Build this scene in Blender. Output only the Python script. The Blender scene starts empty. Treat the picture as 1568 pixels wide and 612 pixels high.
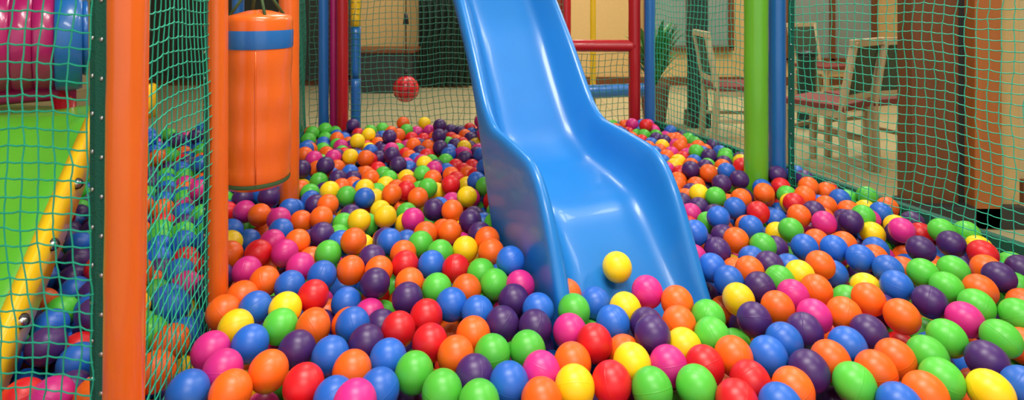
import bpy, bmesh, math, random
import numpy as np
from mathutils import Vector, Matrix, kdtree
random.seed(7); rng=np.random.default_rng(11)
sc=bpy.context.scene
sc.view_settings.view_transform='Standard'
# ------------------------------------------------------------------ materials
def srgb(r,g,b):
    f=lambda c:((c/255+0.055)/1.055)**2.4 if c/255>0.04045 else c/255/12.92
    return (f(r),f(g),f(b),1)
MATS={}
def mat(name,col,rough=0.5,metal=0,bump=None,scale=40,var=0.0,coat=0,emit=None,spec=0.5,stretch=(1,1,1)):
    if name in MATS: return MATS[name]
    m=bpy.data.materials.new(name); m.use_nodes=True
    nt=m.node_tree; b=nt.nodes['Principled BSDF']
    b.inputs['Base Color'].default_value=col
    b.inputs['Roughness'].default_value=rough
    b.inputs['Metallic'].default_value=metal
    b.inputs['Coat Weight'].default_value=coat
    b.inputs['Specular IOR Level'].default_value=spec
    tc=nt.nodes.new('ShaderNodeTexCoord'); mp=nt.nodes.new('ShaderNodeMapping')
    mp.inputs['Scale'].default_value=stretch
    nt.links.new(tc.outputs['Object'],mp.inputs[0])
    no=nt.nodes.new('ShaderNodeTexNoise'); no.inputs['Scale'].default_value=scale; no.inputs['Detail'].default_value=4
    nt.links.new(mp.outputs[0],no.inputs['Vector'])
    if var>0:
        mx=nt.nodes.new('ShaderNodeMix'); mx.data_type='RGBA'
        mx.inputs[6].default_value=col
        mx.inputs[7].default_value=(col[0]*(1-var),col[1]*(1-var),col[2]*(1-var),1)
        nt.links.new(no.outputs[0],mx.inputs[0]); nt.links.new(mx.outputs[2],b.inputs['Base Color'])
    if bump:
        bp=nt.nodes.new('ShaderNodeBump'); bp.inputs['Strength'].default_value=bump; bp.inputs['Distance'].default_value=0.01
        nt.links.new(no.outputs[0],bp.inputs['Height']); nt.links.new(bp.outputs[0],b.inputs['Normal'])
    if emit:
        b.inputs['Emission Color'].default_value=emit[0]; b.inputs['Emission Strength'].default_value=emit[1]
    MATS[name]=m; return m
M_slide=mat('slide_blue_plastic',srgb(30,126,208),0.34,bump=0.04,scale=9,var=0.10,coat=0.15)
V=lambda n,c:mat('vinyl_'+n,c,0.32,bump=0.3,scale=14,var=0.15,coat=0.35,stretch=(1,1,0.35))
V_or=V('orange',srgb(244,108,28)); V_gr=V('green',srgb(104,182,40)); V_bl=V('blue',srgb(30,108,185))
V_rd=V('red',srgb(182,16,32)); V_mg=V('magenta',srgb(175,22,100)); V_yl=V('yellow',srgb(240,195,30))
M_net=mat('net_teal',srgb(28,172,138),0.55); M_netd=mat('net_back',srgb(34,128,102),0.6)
M_band=mat('webbing_green',srgb(10,90,72),0.7,bump=0.4,scale=300)
M_metal=mat('steel',(0.6,0.6,0.62,1),0.3,metal=1)
M_blk=mat('black_rubber',(0.012,0.012,0.014,1),0.5)
M_rope=mat('rope_green',srgb(60,90,50),0.8)
M_wall=mat('plaster_beige',srgb(214,178,114),0.8,bump=0.1,scale=30,var=0.12)
M_wallc=mat('plaster_cream',srgb(206,186,138),0.8,bump=0.1,scale=30,var=0.12)
M_ceil=mat('ceiling_paint',srgb(180,175,165),0.9,var=0.05)
M_dark=mat('dark_frame',srgb(44,46,46),0.4)
M_glass=mat('dark_glass',srgb(44,56,56),0.12,var=0.6,scale=1.3)
M_glassb=mat('bright_glass',srgb(150,162,152),0.12,var=0.5,scale=1.5)
M_wood=mat('wood_brown',srgb(122,68,32),0.45,bump=0.2,scale=5,var=0.45,stretch=(6,6,0.5))
M_woodo=mat('wood_orange',srgb(180,104,48),0.45,bump=0.2,scale=5,var=0.3,stretch=(6,6,0.5))
M_tan=mat('wood_tan',srgb(200,168,110),0.5,bump=0.2,scale=5,var=0.2,stretch=(6,6,0.5))
M_chair=mat('chair_beech',srgb(184,166,128),0.45,var=0.1)
M_weave=mat('chair_weave',srgb(70,86,66),0.7,bump=0.6,scale=120,var=0.3)
M_seat=mat('chair_seat_red',srgb(120,52,44),0.7,bump=0.3,scale=90)
M_curt=mat('curtain_green',srgb(40,62,52),0.8,var=0.4,scale=3,stretch=(12,12,0.3))
M_leaf=mat('leaf',srgb(66,140,62),0.4,var=0.4,scale=8)
M_pot=mat('terracotta',srgb(120,70,48),0.8,var=0.2)
M_bin=mat('bin_green',srgb(20,52,46),0.35)
M_gs=mat('slide_green_plastic',srgb(96,188,48),0.3,bump=0.05,scale=9,coat=0.2)
M_ys=mat('slide_yellow_plastic',srgb(245,198,20),0.3,coat=0.2)
M_lamp=mat('lamp_diffuser',(1,1,1,1),0.5,emit=((1,0.97,0.92,1),4))
def floor_mat():
    m=bpy.data.materials.new('floor_tiles'); m.use_nodes=True; nt=m.node_tree; b=nt.nodes['Principled BSDF']
    br=nt.nodes.new('ShaderNodeTexBrick'); tc=nt.nodes.new('ShaderNodeTexCoord')
    br.offset=0; br.inputs['Scale'].default_value=2.2; br.inputs['Mortar Size'].default_value=0.006
    br.inputs['Color1'].default_value=srgb(190,180,136); br.inputs['Color2'].default_value=srgb(180,170,128); br.inputs['Mortar'].default_value=srgb(140,130,100)
    br.inputs['Brick Width'].default_value=1; br.inputs['Row Height'].default_value=1
    nt.links.new(tc.outputs['Object'],br.inputs['Vector']); nt.links.new(br.outputs[0],b.inputs['Base Color'])
    b.inputs['Roughness'].default_value=0.2
    return m
M_floor=floor_mat()
# ------------------------------------------------------------------ mesh builder
class MB:
    def __init__(s): s.v=[];s.f=[];s.mi=[];s.sm=[];s.mats=[]
    def idx(s,m):
        if m not in s.mats: s.mats.append(m)
        return s.mats.index(m)
    def add(s,vs,fs,m,smooth=True):
        o=len(s.v); k=s.idx(m); s.v+= [tuple(p) for p in vs]
        for f in fs: s.f.append(tuple(i+o for i in f)); s.mi.append(k); s.sm.append(smooth)
    def box(s,c,size,m,rz=0,rx=0):
        R=Matrix.Rotation(rz,3,'Z')@Matrix.Rotation(rx,3,'X'); h=[x/2 for x in size]; vs=[]
        for z in(-1,1):
            for y in(-1,1):
                for x in(-1,1): vs.append(Vector(c)+R@Vector((x*h[0],y*h[1],z*h[2])))
        s.add(vs,[(0,2,3,1),(4,5,7,6),(0,1,5,4),(2,6,7,3),(0,4,6,2),(1,3,7,5)],m,False)
    def tube(s,pts,r,n,m,caps=True,smooth=True):
        pts=[Vector(p) for p in pts]; rs=r if isinstance(r,(list,tuple)) else [r]*len(pts)
        t=(pts[-1]-pts[0]).normalized(); up=Vector((0,0,1)) if abs(t.z)<0.9 else Vector((1,0,0))
        vs=[];fs=[]
        for i,p in enumerate(pts):
            a=pts[max(i-1,0)]; b=pts[min(i+1,len(pts)-1)]; t=(b-a).normalized() if (b-a).length>1e-9 else t
            x=t.cross(up)
            if x.length<1e-4: x=t.cross(Vector((0,1,0)))
            x.normalize(); y=x.cross(t)
            for k in range(n):
                an=2*math.pi*k/n; vs.append(p+rs[i]*(math.cos(an)*x+math.sin(an)*y))
        for i in range(len(pts)-1):
            for k in range(n):
                k2=(k+1)%n; fs.append((i*n+k,i*n+k2,(i+1)*n+k2,(i+1)*n+k))
        if caps:
            fs.append(tuple(range(n))[::-1]); fs.append(tuple((len(pts)-1)*n+k for k in range(n)))
        s.add(vs,fs,m,smooth)
    def sphere(s,c,r,m,seg=16,ring=10,sz=1):
        vs=[];fs=[]
        for i in range(ring+1):
            th=math.pi*i/ring
            for k in range(seg):
                ph=2*math.pi*k/seg; vs.append((c[0]+r*math.sin(th)*math.cos(ph),c[1]+r*math.sin(th)*math.sin(ph),c[2]+r*sz*math.cos(th)))
        for i in range(ring):
            for k in range(seg):
                k2=(k+1)%seg; fs.append((i*seg+k,(i+1)*seg+k,(i+1)*seg+k2,i*seg+k2))
        s.add(vs,fs,m)
    def done(s,name,bevel=0,loc=None,rz=0):
        me=bpy.data.meshes.new(name); me.from_pydata(s.v,[],s.f)
        for m in s.mats: me.materials.append(m)
        me.polygons.foreach_set('material_index',s.mi); me.polygons.foreach_set('use_smooth',s.sm); me.update()
        o=bpy.data.objects.new(name,me); sc.collection.objects.link(o)
        if bevel:
            b=o.modifiers.new('b','BEVEL'); b.width=bevel; b.segments=2; b.limit_method='ANGLE'
        if loc: o.location=loc
        o.rotation_euler[2]=rz
        return o
# ------------------------------------------------------------------ frame of the play structure
CZ=1.02; BP=0.35; R=0.035
A=np.array([-0.354,0.935]); C=np.array([0.935,0.354])      # play-frame axes (back, right)
def post(name,x,y,r,m,z0=0.0,z1=2.22,lean=(0,0),stripes=None):
    b=MB(); n=46; pts=[];rs=[]
    for i in range(n+1):
        t=i/n; z=z0+(z1-z0)*t
        rr=r*(1+0.012*math.sin(z*31+x*9)+0.01*math.sin(z*77+y*5))
        pts.append((x+lean[0]*(z-0.9),y+lean[1]*(z-0.9),z)); rs.append(rr)
    if stripes:
        per=6
        for i in range(0,n,per):
            j=min(i+per,n); b.tube(pts[i:j+1],rs[i:j+1],20,m if (i//per)%3 else stripes)
    else: b.tube(pts,rs,24,m)
    b.tube([(p[0]+r*0.72,p[1]+r*0.72,p[2]) for p in pts],0.0022,5,m)
    return b.done(name)
post('orange_padded_post',-0.556,0.82,0.0248,V_or,lean=(0.012,0))
post('orange_padded_post',-0.678,1.30,0.0245,V_or)
post('orange_padded_post',-0.785,2.0,0.034,V_or)
post('orange_padded_post',-1.02,1.42,0.012,V_or)
post('blue_padded_post',-1.035,3.12,0.027,V_bl)
post('magenta_padded_post',-0.988,3.15,0.022,V_mg)
post('red_padded_post',-0.925,3.10,0.031,V_rd)
post('striped_padded_post',-0.88,3.2,0.028,V_bl,stripes=V_yl)
post('red_padded_post',0.32,3.38,0.031,V_rd)
post('red_padded_post',0.72,3.34,0.035,V_rd)
post('blue_padded_post',0.80,3.3,0.031,V_bl)
post('yellow_padded_post',0.62,4.35,0.022,V_yl)
post('green_padded_post',0.945,2.2,0.044,V_gr)
post('blue_padded_post',1.055,2.26,0.032,V_bl)
def rail(name,p0,p1,r,m):
    b=MB(); n=20; P0=Vector(p0);P1=Vector(p1)
    b.tube([P0.lerp(P1,i/n) for i in range(n+1)],[r*(1+0.012*math.sin(i*1.7)) for i in range(n+1)],18,m)
    return b.done(name)
rail('red_padded_rail',(0.33,3.36,0.75),(0.72,3.34,0.75),0.036,V_rd)
rail('blue_padded_rail',(0.5,4.2,0.34),(1.0,4.3,0.34),0.05,V_bl)
rail('orange_top_rail',(-0.556,0.82,2.26),(-0.785,2.0,2.26),0.03,V_or)
rail('orange_top_rail',(-0.785,2.0,2.26),(-1.03,3.12,2.26),0.03,V_or)
rail('blue_top_rail',(-1.03,3.12,2.26),(0.80,3.3,2.26),0.03,V_bl)
rail('green_top_rail',(0.80,3.3,2.26),(1.055,2.26,2.26),0.03,V_gr)
rail('blue_top_rail',(1.055,2.26,2.26),(1.62,0.8,2.26),0.03,V_bl)
rail('orange_top_rail',(-0.95,1.48,2.26),(1.3,1.6,2.26),0.03,V_or)
rail('red_top_rail',(-1.2,3.75,2.26),(0.8,3.75,2.26),0.03,V_rd)
b=MB(); b.box((-0.2,3.05,1.70),(0.75,0.55,0.06),V_bl,rz=0.36); b.done('slide_platform_deck',0.01)
b=MB(); b.box((-1.75,1.75,1.70),(1.0,2.3,0.07),V_bl,rz=0.05)  # deck out of view, added to shade the left side compartment
for q in((-2.2,0.7),(-2.22,2.85),(-1.35,2.8)): b.tube([(q[0],q[1],0),(q[0],q[1],1.68)],0.028,16,V_bl)
b.done('added_shade_deck',0.01)
# ------------------------------------------------------------------ nets
def net(name,p0,p1,z0,z1,cell,r,m,wob=0.18,bow=0.0,skew=0.0,sides=4,seed=1,knot=True):
    rg=random.Random(seed); ph=[rg.uniform(0,6.28) for _ in range(8)]
    p0=Vector((p0[0],p0[1],0));p1=Vector((p1[0],p1[1],0)); L=(p1-p0).length; d=(p1-p0)/L; nrm=Vector((-d.y,d.x,0))
    nu=int(L/cell); nv=int((z1-z0)/cell); cu=L/nu; cv=(z1-z0)/nv
    def P(u,v):
        s=u*cu; z=z0+v*cv
        du=cell*wob*(math.sin(z*9+ph[0]+s*3)+0.7*math.sin(z*23+ph[1]-s*7))
        dz=cell*wob*(math.sin(s*8+ph[2]+z*4)+0.8*math.sin(s*19+ph[3]))+skew*s
        dn=bow*math.sin(math.pi*u/nu)*math.sin(math.pi*v/nv)+0.004*math.sin(s*13+z*11+ph[4])
        if u<=0 or u>=nu: du=0
        return p0+d*(s+du)+nrm*dn+Vector((0,0,z+dz))
    N={}
    for i in range(nu+1):
        for j in range(nv+1):
            p=P(i,j); N[i,j]=p+d*rg.gauss(0,cell*0.05)+Vector((0,0,rg.gauss(0,cell*0.05)))
    b=MB()
    for i in range(nu+1):
        pts=[]
        for j in range(nv+1):
            pts.append(N[i,j])
            if j<nv: pts.append((N[i,j]+N[i,j+1])/2+d*rg.uniform(-1,1)*cell*0.05)
        b.tube(pts,r,sides,m,caps=False)
    for j in range(nv+1):
        pts=[]
        for i in range(nu+1):
            pts.append(N[i,j])
            if i<nu: pts.append((N[i,j]+N[i+1,j])/2-Vector((0,0,cell*0.07)))
        b.tube(pts,r,sides,m,caps=False)
    if knot:
        k=r*1.9; o6=[Vector(q)*k for q in((1,0,0),(-1,0,0),(0,1,0),(0,-1,0),(0,0,1),(0,0,-1))]
        F=[(0,2,4),(2,1,4),(1,3,4),(3,0,4),(2,0,5),(1,2,5),(3,1,5),(0,3,5)]
        for p in N.values(): b.add([p+q for q in o6],F,m)
    return b.done(name)
net('safety_net',(-0.625,0.84),(-1.05,0.93),0.15,1.35,0.025,0.0014,M_net,bow=0.02,seed=2,wob=0.25,skew=0.06)
net('safety_net',(-0.565,0.85),(-0.678,1.28),0.15,1.5,0.026,0.0013,M_net,bow=0.01,seed=3)
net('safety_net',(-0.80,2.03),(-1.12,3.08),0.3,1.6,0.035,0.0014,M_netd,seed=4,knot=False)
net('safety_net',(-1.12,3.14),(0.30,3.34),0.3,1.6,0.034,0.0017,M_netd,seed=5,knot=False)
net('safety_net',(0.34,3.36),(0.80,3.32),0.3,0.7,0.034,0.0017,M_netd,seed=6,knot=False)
net('safety_net',(0.82,3.26),(1.04,2.34),0.3,1.5,0.031,0.0016,M_net,seed=7)
net('safety_net',(1.09,2.22),(1.66,0.72),0.3,1.5,0.029,0.0015,M_net,seed=8,bow=0.02)
def band(name,p0,p1,w,z0,z1,tilt=0):
    b=MB(); c=((p0[0]+p1[0])/2,(p0[1]+p1[1])/2,(z0+z1)/2); rz=math.atan2(p1[1]-p0[1],p1[0]-p0[0])
    b.box(c,(w,0.004,z1-z0),M_band,rz=rz); z=z0+0.05
    n=Vector((math.sin(rz),-math.cos(rz),0)); 
    while z<z1:
        q=Vector((c[0],c[1],z))+n*0.002; b.tube([q,q+n*0.002],0.0035,10,M_metal); z+=0.058
    return b.done(name)
band('net_seam_webbing',(-0.618,0.843),(-0.592,0.838),0.022,0.1,1.5)
band('net_seam_webbing',(-0.655,0.875),(-0.63,0.87),0.010,0.1,1.5)
band('net_seam_webbing',(-0.690,1.268),(-0.672,1.258),0.010,0.1,1.5)
band('net_seam_webbing',(1.082,2.235),(1.098,2.20),0.026,0.1,1.6)
b=MB()
def kerb(p0,p1,m,h=0.30):
    p0=np.array(p0);p1=np.array(p1); L=np.linalg.norm(p1-p0); c=(p0+p1)/2; rz=math.atan2(*(p1-p0)[::-1])
    b.box((c[0],c[1],h/2),(L,0.03,h),m,rz=rz)
kerb((0.83,3.27),(1.80,0.72),M_band,0.325); kerb((-2.25,2.95),(-1.13,3.10),V_bl); kerb((-1.13,3.14),(0.83,3.37),V_bl); kerb((-2.25,2.95),(-2.25,0.3),V_bl)
kerb((1.80,0.72),(1.80,0.3),M_band); kerb((1.80,0.3),(-2.25,0.3),V_bl)
b.done('ball_pit_kerb',0.006)
# ------------------------------------------------------------------ slide
C0=np.array([0.2455,1.4285])
S=np.arange(-0.27,1.5,0.015)
rk_s=[-0.27,-0.14,-0.06,0.0,0.06,0.2,0.36,0.43,0.57,0.71,0.9,1.5]
rk_z=[0.14,0.31,0.48,0.575,0.618,0.632,0.642,0.69,0.865,1.02,1.21,1.8]
bk_s=[-0.27,-0.14,-0.05,0.03,0.09,0.2,0.36,0.45,0.6,0.71,0.9,1.5]
bk_z=[0.10,0.245,0.345,0.43,0.475,0.495,0.515,0.565,0.745,0.885,1.08,1.67]
def smooth(a,k=3):
    w=np.exp(-0.5*(np.arange(-6,7)/1.6)**2); w/=w.sum()
    p=np.pad(a,6,mode='reflect',reflect_type='odd'); return np.convolve(p,w,'valid')
rim=smooth(np.interp(S,rk_s,rk_z)); bed=smooth(np.interp(S,bk_s,bk_z))
ks=smooth(np.interp(S,[-.27,-.05,.1,.28,.40,.47,.56,1.5],[.06,.25,.35,.38,.20,.11,.08,.08]))
fl=smooth(np.interp(S,[-.27,.35,.5,1.5],[.142,.142,.128,.128]))
def bedz(s): return float(np.interp(s,S,bed))
b=MB(); vs=[];rows=0
for i,s in enumerate(S):
    r_,b_,k,w=rim[i],bed[i],ks[i],fl[i]; hw=0.197
    half=[(hw+0.004,r_-k),(hw+0.004,r_-k*0.5),(hw+0.002,r_-0.028),(hw-0.003,r_-0.008),(hw-0.013,r_),(hw-0.024,r_-0.004),(hw-0.033,r_-0.02),
          (w+0.012,b_+(r_-b_)*0.45),(w,b_+(r_-b_)*0.2),(w-0.018,b_+0.009),(w-0.045,b_+0.002),(w*0.4,b_)]
    sec=[(-t,z) for t,z in half]+[(0,b_)]+[(t,z) for t,z in half[::-1]]
    rows=len(sec)
    for t,z in sec:
        p=C0+A*s+C*t; vs.append((p[0],p[1],z))
fs=[]
for i in range(len(S)-1):
    for k in range(rows-1): fs.append((i*rows+k,i*rows+k+1,(i+1)*rows+k+1,(i+1)*rows+k))
b.add(vs,fs,M_slide)
sl=b.done('blue_slide')
md=sl.modifiers.new('so','SOLIDIFY'); md.thickness=0.007; md.offset=-1
md=sl.modifiers.new('ss','SUBSURF'); md.levels=1; md.render_levels=2
# ------------------------------------------------------------------ balls
COL={'O':srgb(244,102,20),'G':srgb(84,196,60),'B':srgb(34,102,202),'P':srgb(68,34,102),'M':srgb(214,40,134),'R':srgb(220,24,34),'Y':srgb(252,212,18)}
seed_txt="""250 562 O,333 474 O,287 513 O,325 532 M,383 469 B,386 519 B,361 497 Y,318 575 M,273 587 B,362 590 O,405 566 O,453 532 P,436 467 Y,427 497 G,475 451 R,477 497 O,506 540 B,470 587 R,512 597 B,545 565 O,561 521 P,540 493 B,576 426 P,498 417 B,537 408 O,460 405 M,437 383 M,412 372 M,378 411 M,398 436 O,438 433 B,368 442 O,380 381 R,353 386 O,375 321 M,413 325 O,453 368 O,430 350 B,493 356 P,492 330 O,502 311 O,550 335 Y,590 328 Y,600 294 O,610 500 R,628 562 G,591 550 B,580 592 B,624 452 P,627 430 O,670 438 G,712 441 O,691 463 B,657 478 R,661 521 R,699 540 O,686 590 G,727 570 P,740 606 G,782 583 B,803 532 G,754 540 G,765 491 P,727 507 O,732 475 B,734 415 G,772 430 G,700 408 R,795 455 P,826 427 M,838 465 B,863 448 O,882 478 G,818 495 P,877 499 M,878 548 O,876 583 Y,830 568 M,829 602 O,910 527 R,934 580 R,972 553 Y,994 588 G,1030 551 M,998 522 P,957 520 O,944 496 B,917 460 B,932 422 Y,988 492 P,955 473 Y,995 453 M,1033 466 O,1036 493 O,1050 520 Y,1080 479 G,1083 515 G,1075 550 R,1072 583 G,1115 550 O,1130 604 R,1147 578 R,1175 540 B,1187 604 B,1214 590 O,1240 566 P,1270 554 O,1298 525 B,1330 505 P,1320 585 G,1342 563 O,1375 545 O,1370 604 B,1410 600 O,1452 580 G,1415 540 G,1450 513 G,1480 486 M,1512 548 P,1530 512 G,1500 465 G,1555 478 G,1515 592 Y,1560 590 B,1381 480 O,1424 458 P,1450 436 G,1460 410 G,1373 434 B,1414 415 G,1330 454 O,1293 477 O,1357 408 B,1317 392 B,1410 378 P,1457 370 P,1381 349 M,1442 350 G,1505 385 R,1530 420 P,1500 440 O,1280 378 B,1256 402 O,1222 418 Y,1195 427 G,1212 447 M,1250 440 O,1247 480 M,1230 503 P,1203 517 B,1191 467 O,1155 485 P,1131 454 Y,1116 425 B,1150 410 O,1166 435 P,1175 403 P,1130 365 O,1165 373 G,1211 349 G,1232 375 B,1262 338 M,1303 336 P,1245 322 P,1225 327 O,1160 322 R,1170 293 O,1216 309 R,1238 283 O,1187 264 P,1098 380 P,1088 405 B,1100 330 B,1126 316 B,1150 345 B,1095 299 G,1105 279 P,1132 273 P,1085 262 O,687 382 G,620 383 O,640 372 G,565 378 Y,590 375 B,660 402 B,590 412 O,612 402 R,655 355 O,740 358 P,752 385 O,720 335 P,640 300 O,655 285 G,565 395 P,520 372 B,545 378 O,510 380 G,600 235 P,610 250 P,560 240 O,535 238 Y,512 240 M,505 290 Y,534 298 G,555 300 B,632 333 M,685 352 O,700 380 Y,690 322 O,668 318 P,715 298 Y,730 275 B,690 280 R,610 205 O,650 187 Y,565 205 Y,265 465 B,235 510 G"""
seeds=[]
for t in seed_txt.split(','):
    u,v,c=t.split(); u=float(u);v=float(v); d=870*(CZ-BP)/v; seeds.append((d*(u-784)/870,d,c))
seeds=np.array([(a,b_) for a,b_,_ in seeds]), [c for _,_,c in seeds]
outer=[(1.80,0.45),(1.72,0.76),(0.79,3.24),(-1.13,3.04),(-2.2,2.88),(-2.2,0.55),(-0.5,0.45)]
segs=[((1.84,0.66),(0.83,3.27)),((0.83,3.32),(-1.13,3.11)),((-1.13,3.08),(-2.25,2.93)),((-1.13,3.1),(-0.79,2.0)),((-0.79,2.0),(-0.68,1.29)),((-0.68,1.29),(-0.555,0.82)),((-0.555,0.82),(-0.50,0.3)),((-2.23,3),(-2.23,0.4))]
def inside(x,y):
    r=False;n=len(outer)
    for i in range(n):
        x1,y1=outer[i];x2,y2=outer[(i+1)%n]
        if (y1>y)!=(y2>y) and x<(x2-x1)*(y-y1)/(y2-y1)+x1: r=not r
    return r
pos=[];col=[];sid=[]
names='OGBPMRY'; pr=np.array([.21,.14,.17,.22,.10,.09,.08]); pr/=pr.sum()
pl=np.array([.2,.2,.3,.2,.04,.03,.03]); pl/=pl.sum()   # side compartment mix
def rc(x): return names[rng.choice(7,p=pl if x<-0.85 else pr)]
for (x,y),c in zip(*seeds): pos.append((x,y,BP));col.append(c);sid.append(1)
S2=seeds[0]
def onslide(px,py,z):
    q=np.array([px,py])-C0; s=q@A; t=q@C
    return -0.2<s<0.35 and abs(t)<0.2 and z>bedz(s)-0.03
for L,z in enumerate((BP+0.004,BP-0.056,BP-0.112)):
    sp=0.0725; row=0; y=0.45
    ox,oy=rng.uniform(0,sp,2)
    while y<3.3:
        x=-2.25+(row%2)*sp/2
        while x<1.85:
            px=x+ox+rng.normal(0,0.016);py=y+oy+rng.normal(0,0.016)
            if inside(px,py) and not (py<0.78 and L>0):
                if L==0 and (np.min(np.hypot(S2[:,0]-px,S2[:,1]-py))<0.058 or onslide(px,py,z)): pass
                else:
                    pos.append((px,py,z+rng.normal(0,0.012)));col.append(rc(px));sid.append(0)
            x+=sp
        y+=sp*0.87; row+=1
for k in range(110):
    px,py=rng.uniform(-2,1.6),rng.uniform(1.0,3.1)
    if inside(px,py) and np.min(np.hypot(S2[:,0]-px,S2[:,1]-py))>0.09 and not onslide(px,py,BP+0.06):
        pos.append((px,py,BP+0.06));col.append(rc(px));sid.append(0)
X=np.array(pos);sid=np.array(sid);X0=X.copy();N=len(X)
pst=[(-0.556,0.82,.0248),(-0.678,1.30,.0245),(-0.785,2.0,.034),(0.945,2.2,.044),(1.055,2.26,.032),(-1.02,1.42,.012),(-1.03,3.12,.029),(0.72,3.34,.035),(0.8,3.3,.031)]
def slide_con(X):
    q=X[:,:2]-C0; s=q@A; t=q@C
    ins=(s>-0.29)&(s<0.75)&(np.abs(t)<0.245)
    for i in np.nonzero(ins)[0]:
        bz=bedz(s[i]); sgn=1 if t[i]>0 else -1
        dt=abs(t[i])-0.20
        kz=np.interp(s[i],S,rim-ks)
        if abs(dt)<0.043 and X[i,2]>kz-0.03 and X[i,2]<np.interp(s[i],S,rim)+0.03:
            if dt>-0.01 or s[i]>0.05: X[i,:2]+=C*sgn*(0.043-dt)
            else: X[i,:2]-=C*sgn*(0.043+dt)
        elif abs(t[i])<0.2:
            dz=X[i,2]-bz
            if abs(dz)<0.062:
                if dz>0 or (s[i]<0.0 and X[i,2]>0.3):
                    m=0.062-dz; X[i,:2]-=A*m*0.45; X[i,2]+=m*0.5
                else: X[i,2]-=(0.062+dz)
for it in range(75):
    if it%6==0:
        kd=kdtree.KDTree(N)
        for i in range(N): kd.insert(X[i],i)
        kd.balance(); pi=[];pj=[]
        for i in range(N):
            for (_,j,dd) in kd.find_range(X[i],0.084):
                if j>i: pi.append(i);pj.append(j)
        pi=np.array(pi);pj=np.array(pj)
    X[:,2]-=0.0009
    w=sid==1; X[w]+= (X0[w]-X[w])*0.12
    D=X[pi]-X[pj]; dist=np.linalg.norm(D,axis=1)+1e-9; ov=0.0700-dist; m=ov>0
    corr=(D[m]/dist[m,None])*(ov[m,None]*0.42)
    np.add.at(X,pi[m],corr); np.add.at(X,pj[m],-corr)
    X[:,2]=np.maximum(X[:,2],0.195)
    for (a,c_) in segs:
        a=np.array(a);c_=np.array(c_);e=c_-a;L=np.linalg.norm(e);e/=L;n=np.array([-e[1],e[0]])
        q=X[:,:2]-a;al=q@e;dn=q@n
        sd=np.sign((X0[:,:2]-a)@n); k=(al>-0.02)&(al<L+0.02)&(dn*sd<0.037)&(dn*sd>-0.15)
        X[k,:2]+=(n[None,:]*(sd[k]*(0.037-dn[k]*sd[k]))[:,None])
    for (x,y,r) in pst:
        q=X[:,:2]-np.array([x,y]);dd=np.linalg.norm(q,axis=1);k=dd<r+R+0.002
        X[k,:2]+=q[k]/dd[k,None]*(r+R+0.002-dd[k])[:,None]
    slide_con(X)
q=X[:,:2]-C0; s_=q@A; t_=q@C
drop=(sid==0)&(s_>-0.14)&(s_<0.4)&(np.abs(t_)<0.2)&(X[:,2]>np.array([bedz(v) for v in s_]))
tt=1.5-X[:,1]; ex=-1.105+0.385*tt; gz=0.62-0.625*tt      # keep the mouth of the green side slide clear
drop|=(X[:,0]<ex+0.02)&(tt>0)&(tt<0.62)&(X[:,2]>gz-0.05)&(X[:,2]<gz+0.3)
keep=~drop
w=(sid==1)&keep; print('seed mean dz',(X[w]-X0[w]).mean(0))
X=X[keep]; col=[c for c,k in zip(col,keep) if k]; N=len(X)
print('balls',N,'dropped',drop.sum(),'zmax',X[:,2].max())
def tmpl(seg,ring):
    bm=bmesh.new(); bmesh.ops.create_uvsphere(bm,u_segments=seg,v_segments=ring,radius=1)
    v=np.array([p.co[:] for p in bm.verts]); f=[[q.index for q in p.verts] for p in bm.faces]; bm.free()
    return v,np.array([i for p in f for i in p]),np.array([len(p) for p in f])
T=[tmpl(32,18),tmpl(20,12),tmpl(12,8)]
def rotm():
    q=rng.normal(size=4);q/=np.linalg.norm(q);w,x,y,z=q
    return np.array([[1-2*(y*y+z*z),2*(x*y-z*w),2*(x*z+y*w)],[2*(x*y+z*w),1-2*(x*x+z*z),2*(y*z-x*w)],[2*(x*z-y*w),2*(y*z+x*w),1-2*(x*x+y*y)]])
AV=[];AL=[];AT=[];AC=[];AS=[];off=0
for i in range(N):
    lod=0 if (X[i,1]<1.9 and X[i,2]>0.25) else (1 if X[i,2]>0.25 else 2)
    v,l,n=T[lod]; AV.append((v@rotm().T)*R+X[i]); AL.append(l+off); AT.append(n); off+=len(v)
    c=np.array(COL[col[i]]); c[:3]=np.clip(c[:3]*rng.uniform(0.85,1.06),0,1); AC.append(np.tile(c,(len(v),1))); AS.append(v[:,2])
AV=np.concatenate(AV);AL=np.concatenate(AL);AT=np.concatenate(AT);AC=np.concatenate(AC);AS=np.concatenate(AS)
me=bpy.data.meshes.new('ball_pit_balls'); me.vertices.add(len(AV)); me.vertices.foreach_set('co',AV.ravel().astype(np.float32))
me.loops.add(len(AL)); me.loops.foreach_set('vertex_index',AL.astype(np.int32)); me.polygons.add(len(AT))
me.polygons.foreach_set('loop_start',np.concatenate([[0],np.cumsum(AT)[:-1]]).astype(np.int32))
me.update(calc_edges=True); me.polygons.foreach_set('use_smooth',np.ones(len(AT),bool))
ca=me.color_attributes.new('Col','FLOAT_COLOR','POINT'); ca.data.foreach_set('color',AC.ravel().astype(np.float32))
sa=me.attributes.new('seam','FLOAT','POINT'); sa.data.foreach_set('value',AS.astype(np.float32)); me.validate()
bm_=bpy.data.materials.new('ball_plastic'); bm_.use_nodes=True; nt=bm_.node_tree; pb=nt.nodes['Principled BSDF']
at=nt.nodes.new('ShaderNodeAttribute'); at.attribute_name='Col'; nt.links.new(at.outputs['Color'],pb.inputs['Base Color'])
pb.inputs['Roughness'].default_value=0.40; pb.inputs['Specular IOR Level'].default_value=0.5
a2=nt.nodes.new('ShaderNodeAttribute'); a2.attribute_name='seam'
ab=nt.nodes.new('ShaderNodeMath'); ab.operation='ABSOLUTE'; nt.links.new(a2.outputs['Fac'],ab.inputs[0])
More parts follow.
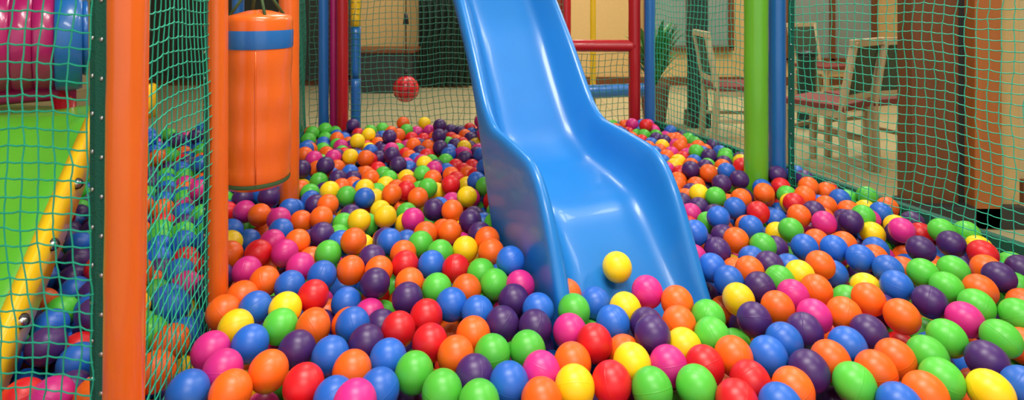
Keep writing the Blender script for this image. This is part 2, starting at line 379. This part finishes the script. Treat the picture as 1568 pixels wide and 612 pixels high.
mr=nt.nodes.new('ShaderNodeMapRange'); mr.inputs[1].default_value=0; mr.inputs[2].default_value=0.035; mr.inputs[3].default_value=1; mr.inputs[4].default_value=0
nt.links.new(ab.outputs[0],mr.inputs[0])
bp=nt.nodes.new('ShaderNodeBump'); bp.inputs['Strength'].default_value=0.4; bp.inputs['Distance'].default_value=0.0008
nt.links.new(mr.outputs[0],bp.inputs['Height']); nt.links.new(bp.outputs[0],pb.inputs['Normal'])
me.materials.append(bm_); sc.collection.objects.link(bpy.data.objects.new('ball_pit_balls',me))
# ------------------------------------------------------------------ punching bag
b=MB(); cx,cy=-0.672,1.50; n=40
def ringprof(prof,m):
    vs=[];fs=[]
    for (r,z) in prof:
        for k in range(n):
            an=2*math.pi*k/n; rr=r*0.96*(1+0.008*math.sin(3*an+z*20)+0.006*math.sin(7*an+z*9)); lx=(z-0.75)*0.02
            vs.append((cx+lx+rr*math.cos(an),cy+rr*math.sin(an),z))
    for i in range(len(prof)-1):
        for k in range(n): fs.append((i*n+k,i*n+(k+1)%n,(i+1)*n+(k+1)%n,(i+1)*n+k))
    b.add(vs,fs,m)
ringprof([(0.001,0.535),(0.05,0.533),(0.078,0.537),(0.086,0.545)],V_or)
ringprof([(0.0875,0.545),(0.0885,0.55),(0.0875,0.555)],M_rope)
ringprof([(0.086,0.555)]+[(0.0875+0.0012*math.sin(z*60),z) for z in np.linspace(0.565,0.895,18)],V_or)
ringprof([(0.0885,0.895),(0.0895,0.90),(0.0895,0.937),(0.0885,0.942)],V_bl)
ringprof([(0.0875,0.942),(0.0875,0.965),(0.085,0.975),(0.078,0.98),(0.055,0.985),(0.03,0.992),(0.001,0.995)],V_or)
for an in (0.6,2.2,3.8,5.4):
    b.tube([(cx+0.07*math.cos(an),cy+0.07*math.sin(an),0.975),(cx+0.04*math.cos(an),cy+0.04*math.sin(an),1.02),(cx,cy,1.10)],0.004,6,M_rope)
b.tube([(cx,cy,1.10),(cx,cy,2.23)],0.005,8,M_rope)
b.tube([(cx+0.0855*math.cos(-1.2),cy+0.0855*math.sin(-1.2),z) for z in np.linspace(0.56,0.89,8)],0.0018,5,V_or)
b.done('orange_punching_bag')
# punch ball in black harness
b=MB(); px,py,pz=-0.70,3.75,0.435; r=0.085
M_pb=mat('punch_ball_red',srgb(235,22,38),0.35,coat=0.2)
b.sphere((px,py,pz),r,M_pb,28,18)
for k in range(5):
    an=math.pi*k/5; b.tube([(px+(r+.002)*math.cos(t)*math.cos(an),py+(r+.002)*math.cos(t)*math.sin(an),pz+(r+.002)*math.sin(t)) for t in np.linspace(0,2*math.pi,33)],0.0014,5,M_blk)
for zz in(-0.5,0,0.5):
    rr=(r+.002)*math.cos(zz); b.tube([(px+rr*math.cos(t),py+rr*math.sin(t),pz+(r+.002)*math.sin(zz)) for t in np.linspace(0,2*math.pi,33)],0.0014,5,M_blk)
b.tube([(px,py,pz+r),(px,py,pz+r+0.04)],0.012,10,M_blk); b.tube([(px,py,pz+r+0.03),(px,py,2.24)],0.004,6,M_blk)
b.tube([(px,py,0.86),(px,py,0.93)],[0.02,0.012],10,M_blk)
b.done('hanging_punch_ball')
# ------------------------------------------------------------------ green slide on the left and foam roller
b=MB()
sx,sy,szz=-1.105,1.5,0.69; dx,dy,dz=0.385,-1,-0.625
prof=[(0.002,-0.05,'y'),(0.002,0.0,'y'),(0.0,0.05,'y'),(-0.012,0.055,'y'),(-0.03,0.05,'y'),(-0.035,0.02,'y'),(-0.045,0.0,'y'),(-0.10,-0.012,'g'),(-0.3,-0.02,'g'),(-0.5,-0.012,'g'),(-0.56,0.0,'g'),(-0.57,0.03,'y'),(-0.59,0.05,'y'),(-0.6,0.0,'y')]
steps=np.linspace(-0.30,0.66,26)
for mname,mm in(('y',M_ys),('g',M_gs)):
    vs=[];fs=[];W=len(prof)
    for t in steps:
        tz=szz+dz*max(t,-0.10)
        for (o,h,_) in prof: vs.append((sx+dx*max(t,-0.05)+o,sy+dy*t,tz+h-0.05))
    for i in range(len(steps)-1):
        for k in range(W-1):
            kk='g' if (prof[k][2]=='g' or prof[k+1][2]=='g') else 'y'
            if kk==mname: fs.append((i*W+k,i*W+k+1,(i+1)*W+k+1,(i+1)*W+k))
    b.add(vs,fs,mm)
for t in(-0.02,0.12,0.26,0.40):
    q=Vector((sx+dx*t+0.002,sy+dy*t,szz+dz*t-0.04)); b.tube([q,q+Vector((0.004,-0.004,0.0))],0.008,12,M_blk); b.tube([q,q+Vector((0.006,-0.006,0.0))],0.004,10,M_metal)
gs=b.done('green_slide'); md=gs.modifiers.new('so','SOLIDIFY'); md.thickness=0.006
b=MB()
ax=Vector((0.8,0.6,0)); c1=Vector((-1.78,1.50,0.90))
def roll(a,b2,r,m):
    pts=[c1+ax*(a+(b2-a)*i/6) for i in range(7)]; b.tube(pts,[r*(0.965+0.035*math.sin(math.pi*i/6)) for i in range(7)],40,m)
for k in range(9): roll(k*0.05,0.049+k*0.05,0.155,V_mg)
roll(0.45,0.515,0.165,V_bl); roll(0.515,0.53,0.12,V_bl)
for t in(0.05,0.47): 
    p=c1+ax*t; b.tube([(p.x,p.y,0),(p.x,p.y,0.76)],0.03,14,V_rd)
p0=c1+Vector((0,0,-0.165)); p1=c1+ax*0.5+Vector((0,0,-0.165)); b.tube([p0,p1],0.028,14,V_mg)
b.done('foam_roller',0)
# ------------------------------------------------------------------ room
def room_box(name,c,size,m,bev=0):
    b=MB(); b.box(c,size,m); return b.done(name,bev)
b=MB(); b.box((0.5,2,-0.05),(11,12,0.1),M_floor); b.done('floor')
room_box('ceiling',(0.5,2,3.25),(11,12,0.1),M_ceil)
room_box('wall_back',(0.5,6.85,1.6),(11,0.1,3.2),M_wall)
room_box('wall_left',(-4.95,2,1.6),(0.1,12,3.2),M_wallc)
room_box('wall_right',(5.95,2,1.6),(0.1,12,3.2),M_wallc)
room_box('baseboard_back',(0.5,6.79,0.05),(10.9,0.02,0.1),M_wood)
def window(name,x0,x1,z0,z1,y,gm,nx=2,nz=1,fm=M_dark):
    b=MB(); b.box(((x0+x1)/2,y,(z0+z1)/2),(x1-x0,0.03,z1-z0),gm)
    for i in range(nx+1):
        x=x0+(x1-x0)*i/nx; b.box((x,y-0.02,(z0+z1)/2),(0.06,0.05,z1-z0),fm)
    for j in range(nz+1):
        z=z0+(z1-z0)*j/nz; b.box(((x0+x1)/2,y-0.02,z),(x1-x0+0.06,0.05,0.06),fm)
    b.done(name,0.004)
window('window_1',-4.7,-1.95,0.1,2.4,6.77,M_glass,4,2)
window('window_2',1.6,2.6,0.45,2.2,6.77,M_glassb,2,1,M_wood)
window('window_3',3.3,4.3,0.3,2.2,6.77,M_glassb,2,1,M_wood)
b=MB(); b.box((-1.4,6.4,0.22),(0.62,0.4,0.44),M_dark); b.box((-1.4,6.4,0.46),(0.68,0.45,0.04),M_wood); b.done('reception_counter',0.006)
b=MB(); vs=[];fs=[]; K=60
for z in(0.02,2.6):
    for k in range(K+1): vs.append((-1.08+0.62*k/K,6.6+0.035*math.sin(k*0.9),z))
for k in range(K): fs.append((k,k+1,K+2+k,K+1+k))
b.add(vs,fs,M_curt); b.tube([(-1.15,6.6,2.62),(-0.4,6.6,2.62)],0.02,10,M_metal); cu=b.done('curtain')
md=cu.modifiers.new('so','SOLIDIFY'); md.thickness=0.006
room_box('door_1',(0.15,6.76,1.05),(0.9,0.06,2.1),M_wood,0.01)
b=MB(); b.box((1.50,4.6,1.6),(0.13,0.13,3.2),M_curt); b.box((1.50,4.6,0.06),(0.17,0.17,0.12),M_dark); b.done('green_column',0.006)
b=MB(); b.box((1.915,2.62,1.6),(0.215,0.10,3.2),M_wood); b.box((2.04,2.62,1.6),(0.04,0.08,3.2),M_dark); b.box((2.115,2.58,1.6),(0.12,0.12,3.2),M_woodo)
b.box((2.24,2.60,1.6),(0.10,0.08,3.2),M_tan); b.box((2.04,2.60,0.05),(0.50,0.16,0.1),M_dark); b.done('wooden_column',0.006)
b=MB(); b.box((3.35,2.9,1.2),(1.6,0.08,2.4),M_wallc); b.box((3.35,2.85,0.06),(1.6,0.03,0.12),M_wood); b.done('partition_screen',0.004)
def chair(loc,rz,s=0.875):
    b=MB(); w=0.42*s; d=0.42*s; sh=0.45*s; H=0.90*s; l=0.042*s
    for x in(-1,1):
        b.box((x*(w/2-l/2),-d/2+l/2,sh/2),(l,l,sh),M_chair)
        b.tube([(x*(w/2-l/2),d/2,0),(x*(w/2-l/2),d/2-0.02,sh),(x*(w/2-l/2),d/2+0.05,H)],l*0.62,8,M_chair)
        b.box((x*(w/2-l/2),0,sh*0.45),(l*.6,d-l,l*.7),M_chair)
        b.box((x*(w/2-l/2),0,sh-0.02),(l*.8,d,l*1.3),M_chair)
    b.box((0,-d/2+l/2,sh-0.02),(w,l*.8,l*1.3),M_chair); b.box((0,-d/2+l/2,sh*0.6),(w,l*.6,l*.7),M_chair)
    b.box((0,0,sh+0.012),(w,d,0.035),M_seat)
    b.box((0,d/2+0.015,sh+(H-sh)*0.56),(w-l,0.014,(H-sh)*0.84),M_weave,rx=-0.17)
    b.box((0,d/2+0.048,H-0.01),(w+l*.4,l*.8,l*1.2),M_chair); b.box((0,d/2-0.008,sh+(H-sh)*0.17),(w-l,l*.7,l),M_chair)
    return b.done('dining_chair',0.004,loc=loc,rz=rz)
chair((1.91,3.45,0),3.75); chair((2.27,3.6,0),3.45); chair((1.60,4.1,0),1.5); chair((2.9,5.3,0),0.4)
b=MB(); b.tube([(2.36,4.55,0),(2.36,4.55,0.02),(2.36,4.55,0.56),(2.36,4.55,0.58)],[0.078,0.07,0.07,0.078],24,M_bin); b.tube([(2.36,4.55,0.58),(2.36,4.55,0.615)],[0.08,0.05],24,M_blk); b.done('waste_bin')
b=MB(); cx,cy=1.18,4.7; b.tube([(cx,cy,0),(cx,cy,0.03),(cx,cy,0.30),(cx,cy,0.32)],[0.08,0.09,0.12,0.125],20,M_pot)
rg=random.Random(4)
for k in range(70):
    an=rg.uniform(0,6.28); L=rg.uniform(0.2,0.46); up=rg.uniform(0.25,0.85); wv=rg.uniform(0.02,0.038)
    dirx,diry=math.cos(an),math.sin(an); vs=[];fs=[]
    for i in range(7):
        t=i/6; rad=L*t*0.62; z=0.31+up*(t-0.45*t*t)*1.2; ww=wv*math.sin(math.pi*min(1,0.12+0.88*t))
        p=(cx+dirx*rad,cy+diry*rad); vs+=[(p[0]-diry*ww,p[1]+dirx*ww,z),(p[0]+diry*ww,p[1]-dirx*ww,z)]
    for i in range(6): fs.append((2*i,2*i+1,2*i+3,2*i+2))
    b.add(vs,fs,M_leaf)
b.done('potted_plant')
# ------------------------------------------------------------------ lights
def lamp(x,y,w,d,e):
    b=MB(); b.box((x,y,3.18),(w+0.06,d+0.06,0.03),M_metal); b.box((x,y,3.16),(w,d,0.02),M_lamp); b.done('ceiling_light_panel')
    l=bpy.data.lights.new('panel_light','AREA'); l.shape='RECTANGLE'; l.size=w;l.size_y=d;l.energy=e;l.color=(1,0.95,0.88)
    o=bpy.data.objects.new('panel_light',l); o.location=(x,y,3.12); sc.collection.objects.link(o)
lamp(-0.1,0.9,1.2,0.5,66); lamp(1.7,2.6,0.5,1.2,38); lamp(-0.7,3.9,0.5,1.2,36); lamp(2.8,4.8,1.2,0.6,60); lamp(0.2,5.7,1.2,0.6,48); lamp(0.6,-1.2,1.8,0.6,66); lamp(3.0,1.4,0.5,1.2,20)
w=bpy.data.worlds.new('w'); sc.world=w; w.use_nodes=True; bg=w.node_tree.nodes['Background']; bg.inputs[0].default_value=(0.95,0.97,1,1); bg.inputs[1].default_value=1.1
# ------------------------------------------------------------------ camera
cd=bpy.data.cameras.new('camera'); cd.sensor_width=36; cd.lens=870/1568*36; cd.shift_y=-306.25/1568; cd.clip_start=0.05
cd.dof.use_dof=True; cd.dof.focus_distance=1.5; cd.dof.aperture_fstop=5.6
co=bpy.data.objects.new('camera',cd); co.location=(0,0,CZ); co.rotation_euler=(math.pi/2,0,0); sc.collection.objects.link(co); sc.camera=co
